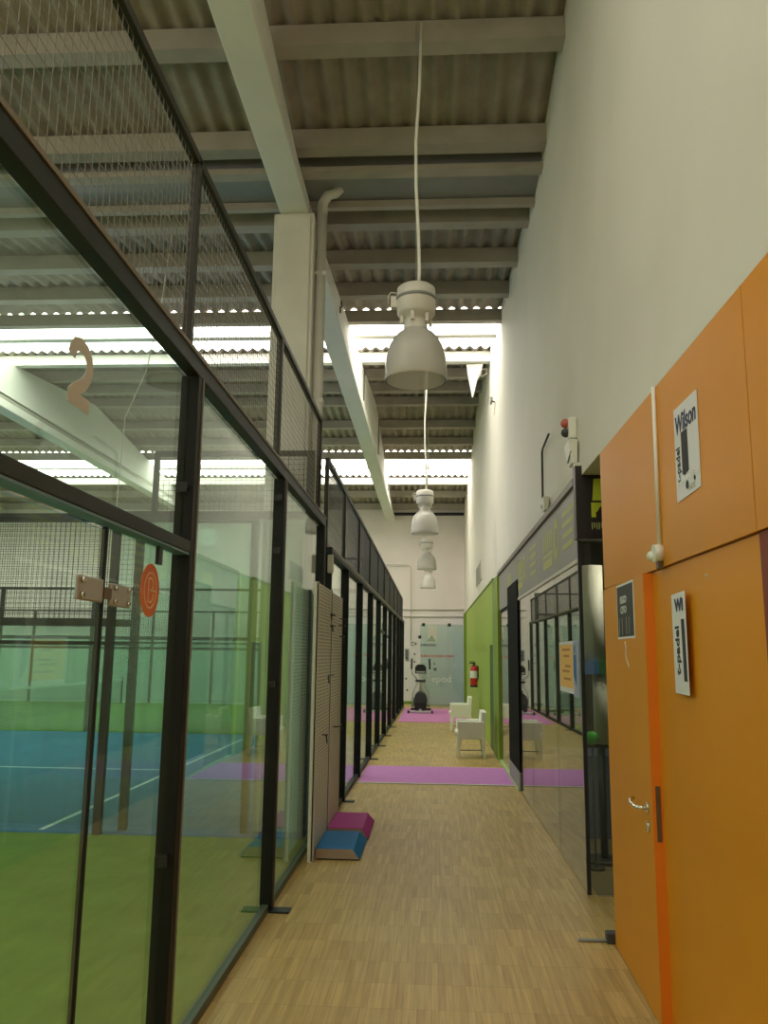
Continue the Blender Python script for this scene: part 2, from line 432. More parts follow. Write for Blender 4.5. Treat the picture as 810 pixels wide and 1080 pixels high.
# turf
C1Y, C2Y, C3Y = (-2.0, 7.66), (7.70, 16.95), (17.05, 26.6)
def turf(y0, y1, m, label):
    o = B().box(-21.0, -1.075, y0, y1, -.012, .004).build('court_turf', m); o['kind'] = 'structure'; o['label'] = label; return o
t1 = turf(*C1Y, 'turf_green', 'green turf of the nearest court')
t2 = turf(*C2Y, 'turf_blue', 'blue turf of the middle court')
t3 = turf(*C3Y, 'turf_green', 'green turf of the farthest court')
ln = B()
ln.box(-3.65, -3.60, 7.8, 16.9, .004, .007); ln.box(-18.4, -18.35, 7.8, 16.9, .004, .007); ln.box(-18.4, -3.6, 11.73, 11.78, .004, .007)
ln.build('line', 'line', t2)

PW = .08
cw = thing('court_wall', 'dark framed glass wall of the nearest court, numbered 2, with wire mesh on top', 'court wall', (-1.07, 3.0, 0))
P1 = [(-3.06, -2.98), (-.90, -.82), (1.26, 1.34), (3.41, 3.49), (5.57, 5.65), (7.72, 7.80)]
for i, (a, c) in enumerate(P1):
    B().box(XL-PW, XL, a, c, 0, 2.855).build('post', 'dark', cw, bevel=.004)
    o = B().box(XL-.10, XL-.055, a+.02, a+.065, 2.945, 3.93).build('mesh_post', 'tube', cw, bevel=.004)
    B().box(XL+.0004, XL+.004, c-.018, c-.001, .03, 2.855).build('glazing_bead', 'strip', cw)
    if i < 5: B().box(XL-PW, XL+.115, a-.01, c+.01, 0, .012).build('foot_plate', 'rail', cw, bevel=.002)
B().box(XL-.06, XL+.0, P1[0][0], P1[-1][1], 2.855, 2.945).build('top_rail', 'rail', cw, bevel=.004)
B().box(XL+.0005, XL+.006, P1[0][0], P1[-1][1], 2.93, 2.948).build('lit_edge', 'strip', cw)  # pale strip paints the light caught along the rail's top edge
B().box(XL-.10, XL-.055, P1[0][0], P1[-1][1]-.015, 3.90, 3.945).build('mesh_rail', 'tube', cw, bevel=.004)
# door bay between the posts at 1.34 and 3.41
B().box(XL-.06, XL, 1.34, 3.41, 2.064, 2.115).build('door_lintel', 'rail', cw, bevel=.004)
def pane(y0, y1, z0, z1, nm='glass_panel', x=XL-.05): return B().box(x, x+.01, y0, y1, z0, z1).build(nm, 'glass', cw)
for (a, c), (d, e) in zip(P1[:-1], P1[1:]):
    if a == 1.26:
        pu = pane(c, d, 2.115, 2.83); ps = pane(2.615, d, .02, 2.05); continue
    if c > 0 or True:
        pn = pane(c, d, .05, 2.83)
        B().box(XL-.07, XL-.02, c, d, 0, .05).build('sill', 'sill', cw, bevel=.003)
B().box(XL-.07, XL-.02, 2.615, 3.41, 0, .03).build('sill', 'sill', cw)
# black rubber seam along the free edge of the side pane
B().box(XL-.054, XL-.036, 2.60, 2.615, .02, 2.05).build('glass_seal', 'dark', cw)
gd = pane(1.40, 2.597, .02, 2.04, 'glass_door')
hp = B().box(XL-.036, XL-.024, 2.385, 2.575, 1.80, 1.875).build('hinge_plate', 'alu', gd, bevel=.004)
hq = B().box(XL-.036, XL-.024, 2.635, 2.82, 1.795, 1.87).build('hinge_plate', 'alu', ps, bevel=.004)
plab(hp, 'grey steel hinge plate on the glass door')
for yy in (2.41,):
    for zz in (1.815, 1.86): B().bar((XL-.024, yy, zz), (XL-.014, yy, zz), .010, 12).build('hinge_screw', 'chrome', gd)
B().box(XL-.035, XL-.02, 2.575, 2.635, 1.815, 1.85).build('hinge_knuckle', 'brass', ps)
for yy in (2.67, 2.79):
    for zz in (1.81, 1.855): B().bar((XL-.024, yy, zz), (XL-.014, yy, zz), .008, 10).build('hinge_screw', 'chrome', ps)
# pane clamps on the posts
for (yy, z) in ((3.40, 2.35), (3.40, .84), (5.56, 2.35), (5.56, 1.45), (7.71, 2.3), (5.56, 2.72)):
    k = B().bar((XL-.03, yy-.035, z), (XL-.03, yy+.012, z), .011, 10)
    k.box(XL-.045, XL-.015, yy-.045, yy-.03, z-.03, z+.012)
    k.build('glass_clamp', 'black', cw)
B().box(XL-.035, XL-.02, 3.08, 3.12, 1.98, 2.05).build('glass_clamp', 'black', cw)
# mesh
for (a, c), (d, e) in zip(P1[:-1], P1[1:]):
    wire_mesh(B(), 'y', XL-.078, c-.02, d+.02, 2.95, 3.90, .05, .0017).build('mesh_panel', 'wire', cw)
# numeral 2
two = [(-.072, .055), (-.066, .08), (-.045, .105), (-.01, .116), (.03, .108), (.058, .085), (.068, .05), (.058, .015), (.035, -.015), (0, -.04), (-.035, -.062), (-.062, -.085)]
def stroke(pts, w, fx, thick=.002):
    b = B()
    P = [Vector((p[0], p[1], 0)) for p in pts]; Lf = []; Rt = []
    for i, p in enumerate(P):
        d = (P[min(i+1, len(P)-1)]-P[max(i-1, 0)]).normalized(); nrm = Vector((-d.y, d.x, 0))
        ww = w/2; Lf.append(p+nrm*ww); Rt.append(p-nrm*ww)
    for i in range(len(P)-1):
        q = [Lf[i], Rt[i], Rt[i+1], Lf[i+1]]
        b.hexa([fx(v.x, v.y, 0) for v in q], [fx(v.x, v.y, thick) for v in q])
    return b
def fx2(u, v, w): return (XL-.04+.0005+w, 2.322+u*.93, 2.470+v*.84)
n2 = stroke(two, .050, fx2); n2.add([], [])
n3 = stroke([(-.082, -.092), (.08, -.092)], .052, lambda u, v, w: fx2(u, v, w+.0004)); n2.add(n3.v, n3.f)
o = n2.build('numeral', 'numeral', pu); plab(o, 'frosted figure 2 stuck on the upper pane')
# round sticker
stk = B(); cyl = []
ST = (3.05, 1.877)
def disc(b, r0, r1, x0, x1, n=40, cy=ST[0], cz=ST[1], ex=1.0):
    vs = []
    for rr in (r0, r1):
        for x in (x0, x1):
            for k in range(n): vs.append((x, cy+ex*rr*math.cos(2*PI*k/n), cz+rr*math.sin(2*PI*k/n)))
    fs = []
    for k in range(n):
        j = (k+1) % n
        fs += [(k, j, 2*n+j, 2*n+k)] if True else []
        fs += [(n+k, n+j, 3*n+j, 3*n+k), (2*n+k, 2*n+j, 3*n+j, 3*n+k), (k, j, n+j, n+k)]
    b.add(vs, fs)
    return b
disc(stk, .0005, .101, XL-.0395, XL-.037)
sk = stk.build('sticker', 'orange_sticker', ps); plab(sk, 'round orange sticker with a cream letter emblem')
em = disc(B(), .064, .069, XL-.037, XL-.036)
def fxs(u, v, w): return (XL-.0368+w*.3, ST[0]+u, ST[1]+v)
for pts in ([(-.022, .045), (.012, .045), (.03, .03), (.03, .012), (.012, -.002)], [(-.022, .045), (-.022, -.045), (.014, -.045), (.032, -.028), (.032, -.012)], [(-.004, .0), (.066, .0)]):
    q = stroke(pts, .007, fxs); em.add(q.v, q.f)
em.build('emblem', 'cream_ink', ps)
# thin blue slab under the lintel, painting in a blue reflection
B().box(XL-.06, XL-.002, 1.345, 3.405, 2.055, 2.0635).build('lintel_reflect', 'blue_reflect', cw)

# ---- wall of the middle and far courts along the corridor
cw2 = thing('court_wall', 'long dark framed glass and mesh wall beyond the concrete column, running to the end wall', 'court wall', (-1.0, 9.0, 0))
YA, YZ = 8.07, 26.4
def xc(y): return -.985+(y-9.0)*(.095/17.4)
ZG, ZM = 2.62, 3.46
def zm(y): return 3.585-.0105*(y-8)
posts2 = [8.02, 9.62, 11.5, 13.4, 15.3, 17.2, 19.2, 21.1, 23.1, 24.8, 26.3]
for i, yp in enumerate(posts2):
    x = xc(yp)
    B().box(x-.09, x, yp-.04, yp+.04, 0, ZG).build('post', 'dark', cw2, bevel=.004)
    B().box(x-.09, x-.05, yp-.02, yp+.02, ZG+.07, zm(yp)).build('mesh_post', 'tube', cw2)
    if i and not (11 < yp < 12 or yp > 20): B().box(x-.09, x+.11, yp-.05, yp+.05, 0, .012).build('foot_plate', 'rail', cw2)
def slant(y0, y1, dx0, dx1, z0, z1, nm, m):
    a, c = xc(y0), xc(y1)
    return B().hexa([(a+dx0, y0, z0), (a+dx1, y0, z0), (c+dx1, y1, z0), (c+dx0, y1, z0)], [(a+dx0, y0, z1), (a+dx1, y0, z1), (c+dx1, y1, z1), (c+dx0, y1, z1)]).build(nm, m, cw2)
slant(YA-.05, YZ, -.09, 0, ZG, ZG+.07, 'top_rail', 'rail')
ya_, yz_ = YA-.05, YZ
B().hexa([(xc(ya_)-.092, ya_, zm(ya_)-.03), (xc(ya_)-.048, ya_, zm(ya_)-.03), (xc(yz_)-.048, yz_, zm(yz_)-.03), (xc(yz_)-.092, yz_, zm(yz_)-.03)],
         [(xc(ya_)-.092, ya_, zm(ya_)+.015), (xc(ya_)-.048, ya_, zm(ya_)+.015), (xc(yz_)-.048, yz_, zm(yz_)+.015), (xc(yz_)-.092, yz_, zm(yz_)+.015)]).build('mesh_rail', 'tube', cw2)
slant(YA-.05, YZ, .0005, .006, ZG+.035, ZG+.068, 'lit_edge', 'strip')  # painted highlight along the far rail
slant(YA+.0, YZ, -.09, -.02, 0, .05, 'sill', 'rail')
for a, c in zip(posts2[:-1], posts2[1:]):
    slant(a+.04, c-.04, -.055, -.045, .05, ZG, 'glass_panel', 'glass')
    b = B(); xm = (xc(a)+xc(c))/2-.07
    wire_mesh(b, 'y', xm, a+.02, c-.02, ZG+.07, zm(c)-.02, .05, .0024)
    b.build('mesh_panel', 'wire_dark', cw2)
slant(15.34, 17.16, -.07, -.03, 2.05, 2.11, 'door_lintel', 'rail')
B().box(-1.02, -.965, 7.90, 7.96, 2.42, 2.60).build('junction_box', 'trim_light', cw2, bevel=.01)

# ---- fences between the courts
def fence(y, label, x0, x1, first, gm='glass', ztop=2.93, split=1.9, tall=3.55, tall_x=None):
    t = thing('court_fence', label, 'fence', (x1, y, 0), None)
    # first bay: full-height glass with mesh above
    xs = [x1]+[x1-first-2.0*i for i in range(int((x1-first-x0)/2.0)+1)]
    for i, x in enumerate(xs):
        top = tall if i < (1 if tall_x else 2) else ztop
        B().box(x-.07, x, y-.035, y+.035, 0, top).build('post', 'tube' if gm != 'dark' else 'dark', t)
    for i, (xa, xb) in enumerate(zip(xs[:-1], xs[1:])):
        gz = ztop if i == 0 else split
        B().box(xb, xa-.07, y-.006, y+.006, .04, gz).build('glass_panel', gm, t)
        xq = tall_x if (i == 0 and tall_x) else xb
        if (tall if i == 0 else ztop)-gz > .1:
            b = B(); wire_mesh(b, 'x', y, xq, xa, gz, tall if i == 0 else ztop, .05, .0024, .05)
            b.build('mesh_panel', 'wire_dark', t)
        B().box(xb, xa, y-.03, y+.03, gz-.02, gz+.05).build('rail', 'tube', t)
        B().box(xq, xa, y-.02, y+.02, (tall if i == 0 else ztop)-.02, (tall if i == 0 else ztop)+.03).build('mesh_rail', 'tube', t)
        if xq != xb: B().box(xq-.05, xq, y-.02, y+.02, ztop, tall+.03).build('mesh_post', 'tube', t)
        if i: B().box(xb, xa, y-.02, y+.02, 1.70, 1.735).build('rail', 'tube', t)
    return t
fence(7.66, 'glass and mesh fence across the courts, nearest of the row, behind the glass door', -11.2, -1.135, 1.87, tall_x=-2.66)
fence(7.88, 'glass and mesh fence just behind the nearest court fence', -11.2, -1.70, 1.15, tall=2.93)
fence(17.0, 'glass and mesh fence on the far edge of the blue court', -15.2, -1.1, 2.0, tall=3.6)
fence(26.6, 'glass and mesh fence at the back of the farthest green court by the end wall', -15.2, -1.1, 2.0, tall=3.6)

nt_ = thing('court_net', 'dark net with a white top band across the farthest green court', 'net', (-9.9, 21.5, 0))
b = B(); wire_mesh(b, 'y', -9.9, 17.3, 26.2, .02, .70, .06, .003); b.build('netting', 'net', nt_)
B().box(-9.915, -9.885, 17.3, 26.2, .70, .76).build('band', 'line', nt_)
for yy in (17.25, 26.2): B().bar((-9.9, yy, 0.004), (-9.9, yy, .8), .035, 10).build('post', 'tube', nt_)

cdp = [(-3.0, 8.6, 6.48), (-3.08, 8.6, 5.55), (-3.2, 8.6, 4.76), (-3.41, 8.6, 4.21), (-3.44, 8.6, 3.14), (-3.46, 8.6, .006)]
tag(B().tube(cdp, .006, 6).build('hall_cable', 'white_plastic'), 'thin white cord hanging from the roof behind the upper glass pane', 'cord')

# ================================================================== RIGHT SIDE
# ---- orange panelled wall and its door
XO_ = 1.07
ow = struct('wall_orange', 'orange laminate wall panels on the right of the corridor')
B().box(XO_+.012, XO_+.05, YB, 5.17, 2.0575, 2.93).box(XO_+.03, XO_+.05, YB, 5.17, 0, 2.0575).build('backing', 'seam', ow)
def opan(y0, y1, z0, z1, nm='wall_panel'):
    return B().box(XO_, XO_+.012, y0, y1, z0, z1).build(nm, 'orange', ow, bevel=.0015)
opan(2.743, 5.17, 2.063, 2.93); opan(.4, 2.737, 2.063, 2.93); opan(-2, .394, 2.063, 2.93); opan(YB, -2.006, 2.063, 2.93)
B().box(XO_+.013, XO_+.03, 2.742, 4.11, 0, 2.062).build('wall_panel', 'orange', ow); opan(YB, 1.5, 0, 2.057)
B().box(XO_+.012, XO_+.05, 5.15, 5.172, 0, 2.93).build('end_strip', 'orange', ow)
# recess of the next doorway
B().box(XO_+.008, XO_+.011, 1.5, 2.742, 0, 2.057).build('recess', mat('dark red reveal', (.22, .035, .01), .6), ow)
B().box(XO_+.05, XO_+.30, YB, 5.17, 0, 3.0).build('partition', 'white_wall', ow)
B().box(XO_, XW, YB, 5.17, 2.93, 2.98).build('ledge', 'white_wall', ow)

d1 = struct('door_1', 'orange door standing slightly ajar with a steel lever handle', None, (1.07, 5.165, 0))
ang = math.asin(.03/1.08)
def dl(s, w, z):       # s along the leaf from the hinge, w towards the corridor
    ca, sa = math.cos(ang), math.sin(ang)
    return (1.068-s*sa-w*ca, 5.165-s*ca+w*sa, z)
def dbox(s0, s1, w0, w1, z0, z1, nm, m, bev=0.0):
    return B().hexa([dl(s0, w0, z0), dl(s1, w0, z0), dl(s1, w1, z0), dl(s0, w1, z0)], [dl(s0, w0, z1), dl(s1, w0, z1), dl(s1, w1, z1), dl(s0, w1, z1)]).build(nm, m, d1, bev)
dbox(0, 1.075, -.004, .004, .006, 2.055, 'leaf', 'orange')
dbox(1.0755, 1.08, -.055, .0035, .006, 2.055, 'leaf_edge', 'orange_edge')
dbox(1.0805, 1.083, -.034, -.012, .80, 1.05, 'lock_plate', 'brass')
# lever handle
rz = .935
k = B()
k.bar(dl(.98, .004, rz), dl(.98, .012, rz), .026, 20); k.bar(dl(.98, .012, rz), dl(.98, .05, rz), .009, 12)
k.tube([dl(.98, .05, rz), dl(.96, .056, rz), dl(.90, .056, rz-.002), dl(.85, .056, rz), dl(.82, .054, rz+.006), dl(.80, .045, rz+.013), dl(.795, .03, rz+.016)], .0095, 12)
k.build('lever_handle', 'chrome', d1)
k = B(); k.bar(dl(.98, .004, .848), dl(.98, .012, .848), .026, 20); k.box(*[v for v in (1, 1, 1, 1, 1, 1)]) if False else None
k.build('keyhole_rose', 'chrome', d1)

# conduit with box
cd = thing('conduit', 'thin white cable conduit ending in a small white box on orange panels', 'conduit', (1.06, 3.86, 2.1))
B().bar((1.061, 3.86, 2.16), (1.061, 3.845, 2.93), .010, 10).build('pipe', 'white_plastic', cd)
k = B(); k.bar((1.07, 3.86, 2.125), (1.03, 3.86, 2.125), .042, 18); k.sphere((1.03, 3.885, 2.115), .026, 12)
k.build('junction_box', 'white_plastic', cd)
B().box(1.045, 1.068, 3.84, 3.88, 2.055, 2.09).build('socket', 'brass', cd)
# small hook on the door panel
tag(B().sphere((1.066, 3.25, 1.965), .006, 8).build('adhesive_hook', 'trim_light'), 'tiny pale hook stuck high on the orange panel right of the curled strip', 'hook')

# ---- posters on the orange wall
pp = thing('poster', 'white poster with script lettering and a black racket bar, high on the orange panel', 'poster', (1.068, 3.41, 2.52))
bq = B().hexa([(1.0665, 3.575, 2.312), (1.0685, 3.575, 2.312), (1.0685, 3.255, 2.322), (1.0665, 3.255, 2.322)], [(1.0665, 3.565, 2.725), (1.0685, 3.565, 2.725), (1.0685, 3.248, 2.722), (1.0665, 3.248, 2.722)])
bq.build('sheet', 'paper', pp)
text('lettering', 'Wilson', .112, on_right(1.0658, 3.41, 2.64), 'navy_ink', pp, sx=.86, shear=.12, bold=.0025)
B().box(1.0652, 1.0662, 3.39, 3.475, 2.405, 2.60).build('racket_bar', 'ink', pp)
k = B(); random.seed(3)
for i in range(26):
    yy = 3.27+.28*(i/25); zz = 2.398+random.uniform(-.012, .012)
    k.box(1.0648, 1.0658, yy, yy+.014, zz-.01, zz+.008)
k.build('splash_band', mat('bright white print', (.93, .93, .92), .6), pp)
k = disc(B(), .0005, .019, 1.0645, 1.0655, 16, 3.42, 2.362); disc(k, .0005, .010, 1.0645, 1.0655, 12, 3.32, 2.372)
k.build('ball_print', 'ink', pp)
text('caption', 't-padel', .075, frame((1.0655, 3.525, 2.47), (0, 0, 1), (0, 1, 0)), 'ink', pp, sx=.75, bold=.001)
text('caption', 'PADEL', .035, on_right(1.0655, 3.36, 2.345), 'card_text', pp, sx=.9)

cp = thing('poster_strip', 'narrow curled white strip with sideways racket lettering on the orange panel', 'poster', (1.06, 3.74, 1.7))
# half lifted off: hinged on its far edge, standing out into the corridor
A = Vector((1.079, 3.775, 0)); U = (Vector((1.056, 3.50, 0))-A)
Lw = U.length; U.normalize(); W = Vector((U.y, -U.x, 0))      # W points to the corridor side
if W.x > 0: W = -W
def cpp(u, z, w=0.0): p = A+U*u+W*w; return (p.x, p.y, z)
vs = []; seg = 6
k = B()
for i in range(seg):
    u0, u1 = Lw*i/seg, Lw*(i+1)/seg
    c0, c1 = .003*math.sin(PI*i/seg), .003*math.sin(PI*(i+1)/seg)
    k.hexa([cpp(u0, 1.495, c0), cpp(u1, 1.495, c1), cpp(u1, 1.495, c1+.001), cpp(u0, 1.495, c0+.001)],
           [cpp(u0, 1.925, c0), cpp(u1, 1.925, c1), cpp(u1, 1.925, c1+.001), cpp(u0, 1.925, c0+.001)])
k.build('sheet', 'paper', cp)
text('lettering', 't-padel', .105, frame(cpp(Lw*.40, 1.68, .0048), (0, 0, 1), -U), 'ink', cp, sx=.72, bold=.003)
text('lettering', 'Wi', .075, frame(cpp(Lw*.60, 1.87, .0048), U, (0, 0, 1)), 'navy_ink', cp, sx=1.7, bold=.003)
k = B(); k.hexa([cpp(Lw*.74, 1.55, .003), cpp(Lw*.93, 1.55, .002), cpp(Lw*.93, 1.55, .0035), cpp(Lw*.74, 1.55, .0045)], [cpp(Lw*.70, 1.81, .003), cpp(Lw*.89, 1.81, .002), cpp(Lw*.89, 1.81, .0035), cpp(Lw*.70, 1.81, .0045)])
k.build('racket_bar', 'ink', cp)

dc = thing('notice_card', 'dark notice card with white border and pale writing on the orange door', 'notice', (1.03, 4.56, 1.9))
def dd(s, w, z): return dl(s, w, z)
def dbx(s0, s1, w0, w1, z0, z1, nm, m):
    return B().hexa([dd(s0, w0, z0), dd(s1, w0, z0), dd(s1, w1, z0), dd(s0, w1, z0)], [dd(s0, w0, z1), dd(s1, w0, z1), dd(s1, w1, z1), dd(s0, w1, z1)]).build(nm, m, dc)
S0, S1 = .42, .86
dbx(S0, S1, .0045, .006, 1.745, 2.045, 'sheet', 'paper'); dbx(S0+.012, S1-.015, .0061, .0068, 1.757, 2.033, 'print', 'card')
ddir = Vector(dl(1, 0, 0))-Vector(dl(0, 0, 0))
text('lettering', 'EGO', .05, frame(dd(.60, .0075, 1.955), ddir, (0, 0, 1)), 'card_text', dc, sx=1.6, bold=.003)
text('lettering', 'CFO', .05, frame(dd(.60, .0075, 1.90), ddir, (0, 0, 1)), 'card_text', dc, sx=1.6, bold=.003)
k = B()
for s_ in (.47, .55, .66, .73): k.hexa([dd(s_, .007, 1.765), dd(s_+.006, .007, 1.765), dd(s_+.006, .0075, 1.765), dd(s_, .0075, 1.765)], [dd(s_, .007, 1.86), dd(s_+.006, .007, 1.86), dd(s_+.006, .0075, 1.86), dd(s_, .0075, 1.86)])
k.build('rule', 'card_text', dc)
def dresidue():
    b = B(); b.tube([dd(.60, .005, 1.73), dd(.62, .005, 1.69), dd(.60, .005, 1.66), dd(.64, .005, 1.62), dd(.68, .005, 1.60), dd(.66, .005, 1.58)], .0035, 6)
    return tag(b.build('tape_residue', 'trim_light'), 'pale scrap of tape left on the orange door under the dark card', 'tape')
dresidue()

# ---- glass shopfront
XG = 1.09
sf = thing('shopfront', 'mirror-like glass shopfront with a grey logo fascia right of the corridor', 'shopfront', (XG, 9.0, 0))
for a, c in ((6.16, 7.42), (7.425, 9.3), (9.305, 11.62)):
    B().box(XG, XG+.012, a, c, .012, 2.36).build('glass_panel', 'shop_glass', sf)
B().box(XG-.002, XG+.014, 6.15, 13.44, 2.36, 2.93).build('fascia', 'fascia', sf)
B().box(XG-.012, XG+.006, 6.15, 11.62, 2.335, 2.365).build('fascia_trim', 'trim_light', sf)
B().box(XG-.03, XG+.02, 6.15, 13.44, 2.925, 2.979).build('top_cap', 'cap', sf)
B().box(XG-.006, XG+.02, 6.135, 6.16, 0.012, 2.93).build('corner_seal', 'black', sf)
B().box(XG-.02, XG-.002, 10.45, 11.80, .24, 2.60).build('post', 'matte_black', sf, bevel=.004)
plab(B().box(XG-.02, XG-.002, 10.45, 11.80, 0.03, .24).build('post_foot', 'gutter', sf), 'grey foot of the dark post')
B().box(XG, XG+.012, 11.80, 13.44, .03, 2.30).build('glass_panel', 'shop_glass', sf)
B().box(XG-.025, XG+.03, 10.6, 13.44, 0, .03).build('kerb', 'green_pale', sf)
B().box(XG+.03, XG+.05, 11.8, 13.4, 2.30, 2.36).build('head', 'dark', sf)
# return pane into the entrance alcove
B().box(XG+.006, 2.6, 6.15, 6.162, .012, 2.5).build('glass_panel', 'shop_glass', sf)
# fascia logos
def fl_box(y0, y1, z0, z1, nm='logo', m='lime_dull', b=None):
    b = b or B(); b.box(XG-.004, XG-.002, y0, y1, z0, z1); return b
def logo(yc, big):
    b = B(); s = .24 if big else .2
    # a ring beside a stacked emblem
    disc(b, s*.42, s*.8, XG-.004, XG-.002, 28, yc-.34, 2.66, ex=.8)
    for i in range(5): b.box(XG-.004, XG-.002, yc-.12+i*.13, yc-.04+i*.13, 2.62, 2.62+.20*(1-.08*abs(i-2)))
    b.box(XG-.004, XG-.002, yc-.14, yc+.56, 2.56, 2.60)
    b.box(XG-.004, XG-.002, yc-.10, yc+.50, 2.46, 2.54)
    b.build('logo', 'lime_dull', sf)
logo(7.55, True); logo(10.0, False)
for yc in (6.55, 8.85):
    b = B()
    for i, z in enumerate((2.78, 2.69, 2.60, 2.51)): b.box(XG-.004, XG-.002, yc-.28+.03*i, yc+.30, z, z+.045)
    b.build('slogan', 'lime_dull', sf)
b = B()
for i in range(3): b.box(XG-.004, XG-.002, 11.4+i*.18, 11.5+i*.18, 2.5, 2.78)
b.build('slogan', 'lime_dull', sf)

# ---- interior of the shop and alcove
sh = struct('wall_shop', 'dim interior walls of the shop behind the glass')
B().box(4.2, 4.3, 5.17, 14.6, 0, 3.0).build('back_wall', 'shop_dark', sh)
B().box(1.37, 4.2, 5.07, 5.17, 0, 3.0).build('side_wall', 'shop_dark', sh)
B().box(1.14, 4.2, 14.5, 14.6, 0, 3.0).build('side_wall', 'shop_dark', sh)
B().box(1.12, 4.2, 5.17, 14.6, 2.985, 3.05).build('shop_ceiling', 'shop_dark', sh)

sg = thing('hanging_sign', 'black box sign with lime lettering over the shop entrance beside orange panels', 'sign', (1.07, 6.1, 2.5))
B().box(1.062, 2.2, 6.03, 6.13, 2.50, 3.05).build('box', 'sign_black', sg, bevel=.003)
k = B(); k.hexa([(1.183, 6.028, 2.785), (1.328, 6.028, 2.785), (1.328, 6.0295, 2.785), (1.183, 6.0295, 2.785)], [(1.196, 6.028, 2.95), (1.328, 6.028, 2.95), (1.328, 6.0295, 2.95), (1.196, 6.0295, 2.95)])
k.build('lettering', 'lime', sg)
k = B(); k.box(1.173, 1.206, 6.028, 6.0295, 2.66, 2.77); k.box(1.206, 1.328, 6.028, 6.0295, 2.74, 2.77); k.hexa([(1.206, 6.028, 2.70), (1.213, 6.028, 2.70), (1.213, 6.0295, 2.70), (1.206, 6.0295, 2.70)], [(1.206, 6.028, 2.745), (1.243, 6.028, 2.745), (1.243, 6.0295, 2.745), (1.206, 6.0295, 2.745)])
k.build('lettering', 'lime', sg)
k = B()
for i in range(6): k.box(1.173+i*.017, 1.181+i*.017, 6.028, 6.0295, 2.57+(.012 if i % 3 == 1 else 0), 2.62)
k.build('slogan', 'lime_dull', sg)
tag(B().box(1.06, 1.10, 6.03, 6.12, 3.05, 3.075).build('sign_ledge', 'trim_light'), 'small pale ledge on top of the black box sign', 'ledge')

dcx, dcy = 1.41, 7.15
ds = thing('display_stand', 'pale round display column with a blue and green band inside the shop', 'display stand', (dcx, dcy, 0))
B().bar((dcx-.03, dcy, 1.60), (dcx-.03, dcy, 2.42), .085, 24).build('upper_column', 'shop_col', ds)
B().bar((dcx+.02, dcy, .93), (dcx+.02, dcy, 1.50), .075, 24).build('lower_column', 'shop_col', ds)
B().box(dcx-.13, dcx-.02, dcy-.10, dcy+.05, 1.50, 1.61).build('band', 'blue_print', ds)
B().box(dcx-.02, dcx+.11, dcy-.10, dcy+.05, 1.50, 1.61).build('band', mat('green print', (.02, .14, .03), .6), ds)
B().bar((dcx, dcy, 0), (dcx, dcy, .93), .03, 12).build('pole', 'charcoal', ds)
B().bar((dcx+.06, dcy-.05, 0), (dcx+.06, dcy-.05, .93), .008, 8).build('pole', 'white_plastic', ds)
B().bar((dcx, dcy, 0), (dcx, dcy, .03), .16, 24).build('base', 'charcoal', ds)
bs = thing('ball_stand', 'round green ball on a thin dark stick inside the shop', 'ball', (1.29, 6.9, 0))
B().sphere((1.29, 6.9, 1.0), .055, 20).build('ball', 'ball', bs); B().bar((1.29, 6.9, 0), (1.29, 6.9, .95), .008, 8).build('stick', 'charcoal', bs)
B().bar((1.29, 6.9, 0), (1.29, 6.9, .02), .07, 16).build('base', 'charcoal', bs)
sb = B(); sb.box(1.22, 1.75, 8.0, 8.6, 0, .70); sb.box(1.2, 1.78, 7.97, 8.63, .70, .74)  # box added to imitate a bluish reflection in the shop glass
tag(sb.build('reflection_box', mat('slate blue reflection', (.10, .12, .20), .5)), 'low slate blue box imitating a glass reflection, behind the display column', 'reflection_box')

# posters on the shop glass
p1 = thing('poster', 'orange and white event poster stuck on the shop glass', 'poster', (1.085, 6.85, 1.57))
B().box(1.0875, 1.0895, 6.50, 7.18, 1.36, 1.765).build('sheet', 'paper', p1); B().box(1.0865, 1.0874, 6.52, 7.15, 1.40, 1.74).build('print', 'yellow_print', p1)
k = B()
for i, z in enumerate((1.69, 1.64, 1.56, 1.52, 1.46)): k.box(1.0858, 1.0864, 6.62+.05*(i % 2), 7.02-.07*(i % 3), z, z+.018)
k.build('lettering', mat('brown print', (.50, .22, .06), .7), p1)
p2 = thing('poster', 'blue and lilac poster on the shop glass next to the corner edge', 'poster', (1.085, 6.37, 1.57))
B().box(1.0875, 1.0895, 6.26, 6.49, 1.345, 1.765).build('sheet', 'lilac_print', p2)
k = B(); k.box(1.0865, 1.0874, 6.36, 6.48, 1.50, 1.74); k.hexa([(1.0865, 6.36, 1.42), (1.0874, 6.36, 1.42), (1.0874, 6.48, 1.5), (1.0865, 6.48, 1.5)], [(1.0865, 6.36, 1.50), (1.0874, 6.36, 1.50), (1.0874, 6.48, 1.51), (1.0865, 6.48, 1.51)])
k.build('print', 'blue_print', p2)
k = disc(B(), .03, .045, 1.0858, 1.0864, 24, 6.41, 1.70); k.box(1.0858, 1.0864, 6.40, 6.46, 1.40, 1.43)
k.build('lettering', 'card_text', p2)

# door stop on the floor
dsx = thing('door_stop', 'small dark door stop on the floor by the end of the orange wall', 'door stop', (1.0, 5.21, 0))
B().bar((.86, 5.215, .01), (1.10, 5.215, .01), .010, 8).build('rod', 'grey', dsx)
B().box(1.02, 1.10, 5.18, 5.25, 0, .06).build('foot', 'charcoal', dsx, bevel=.006)

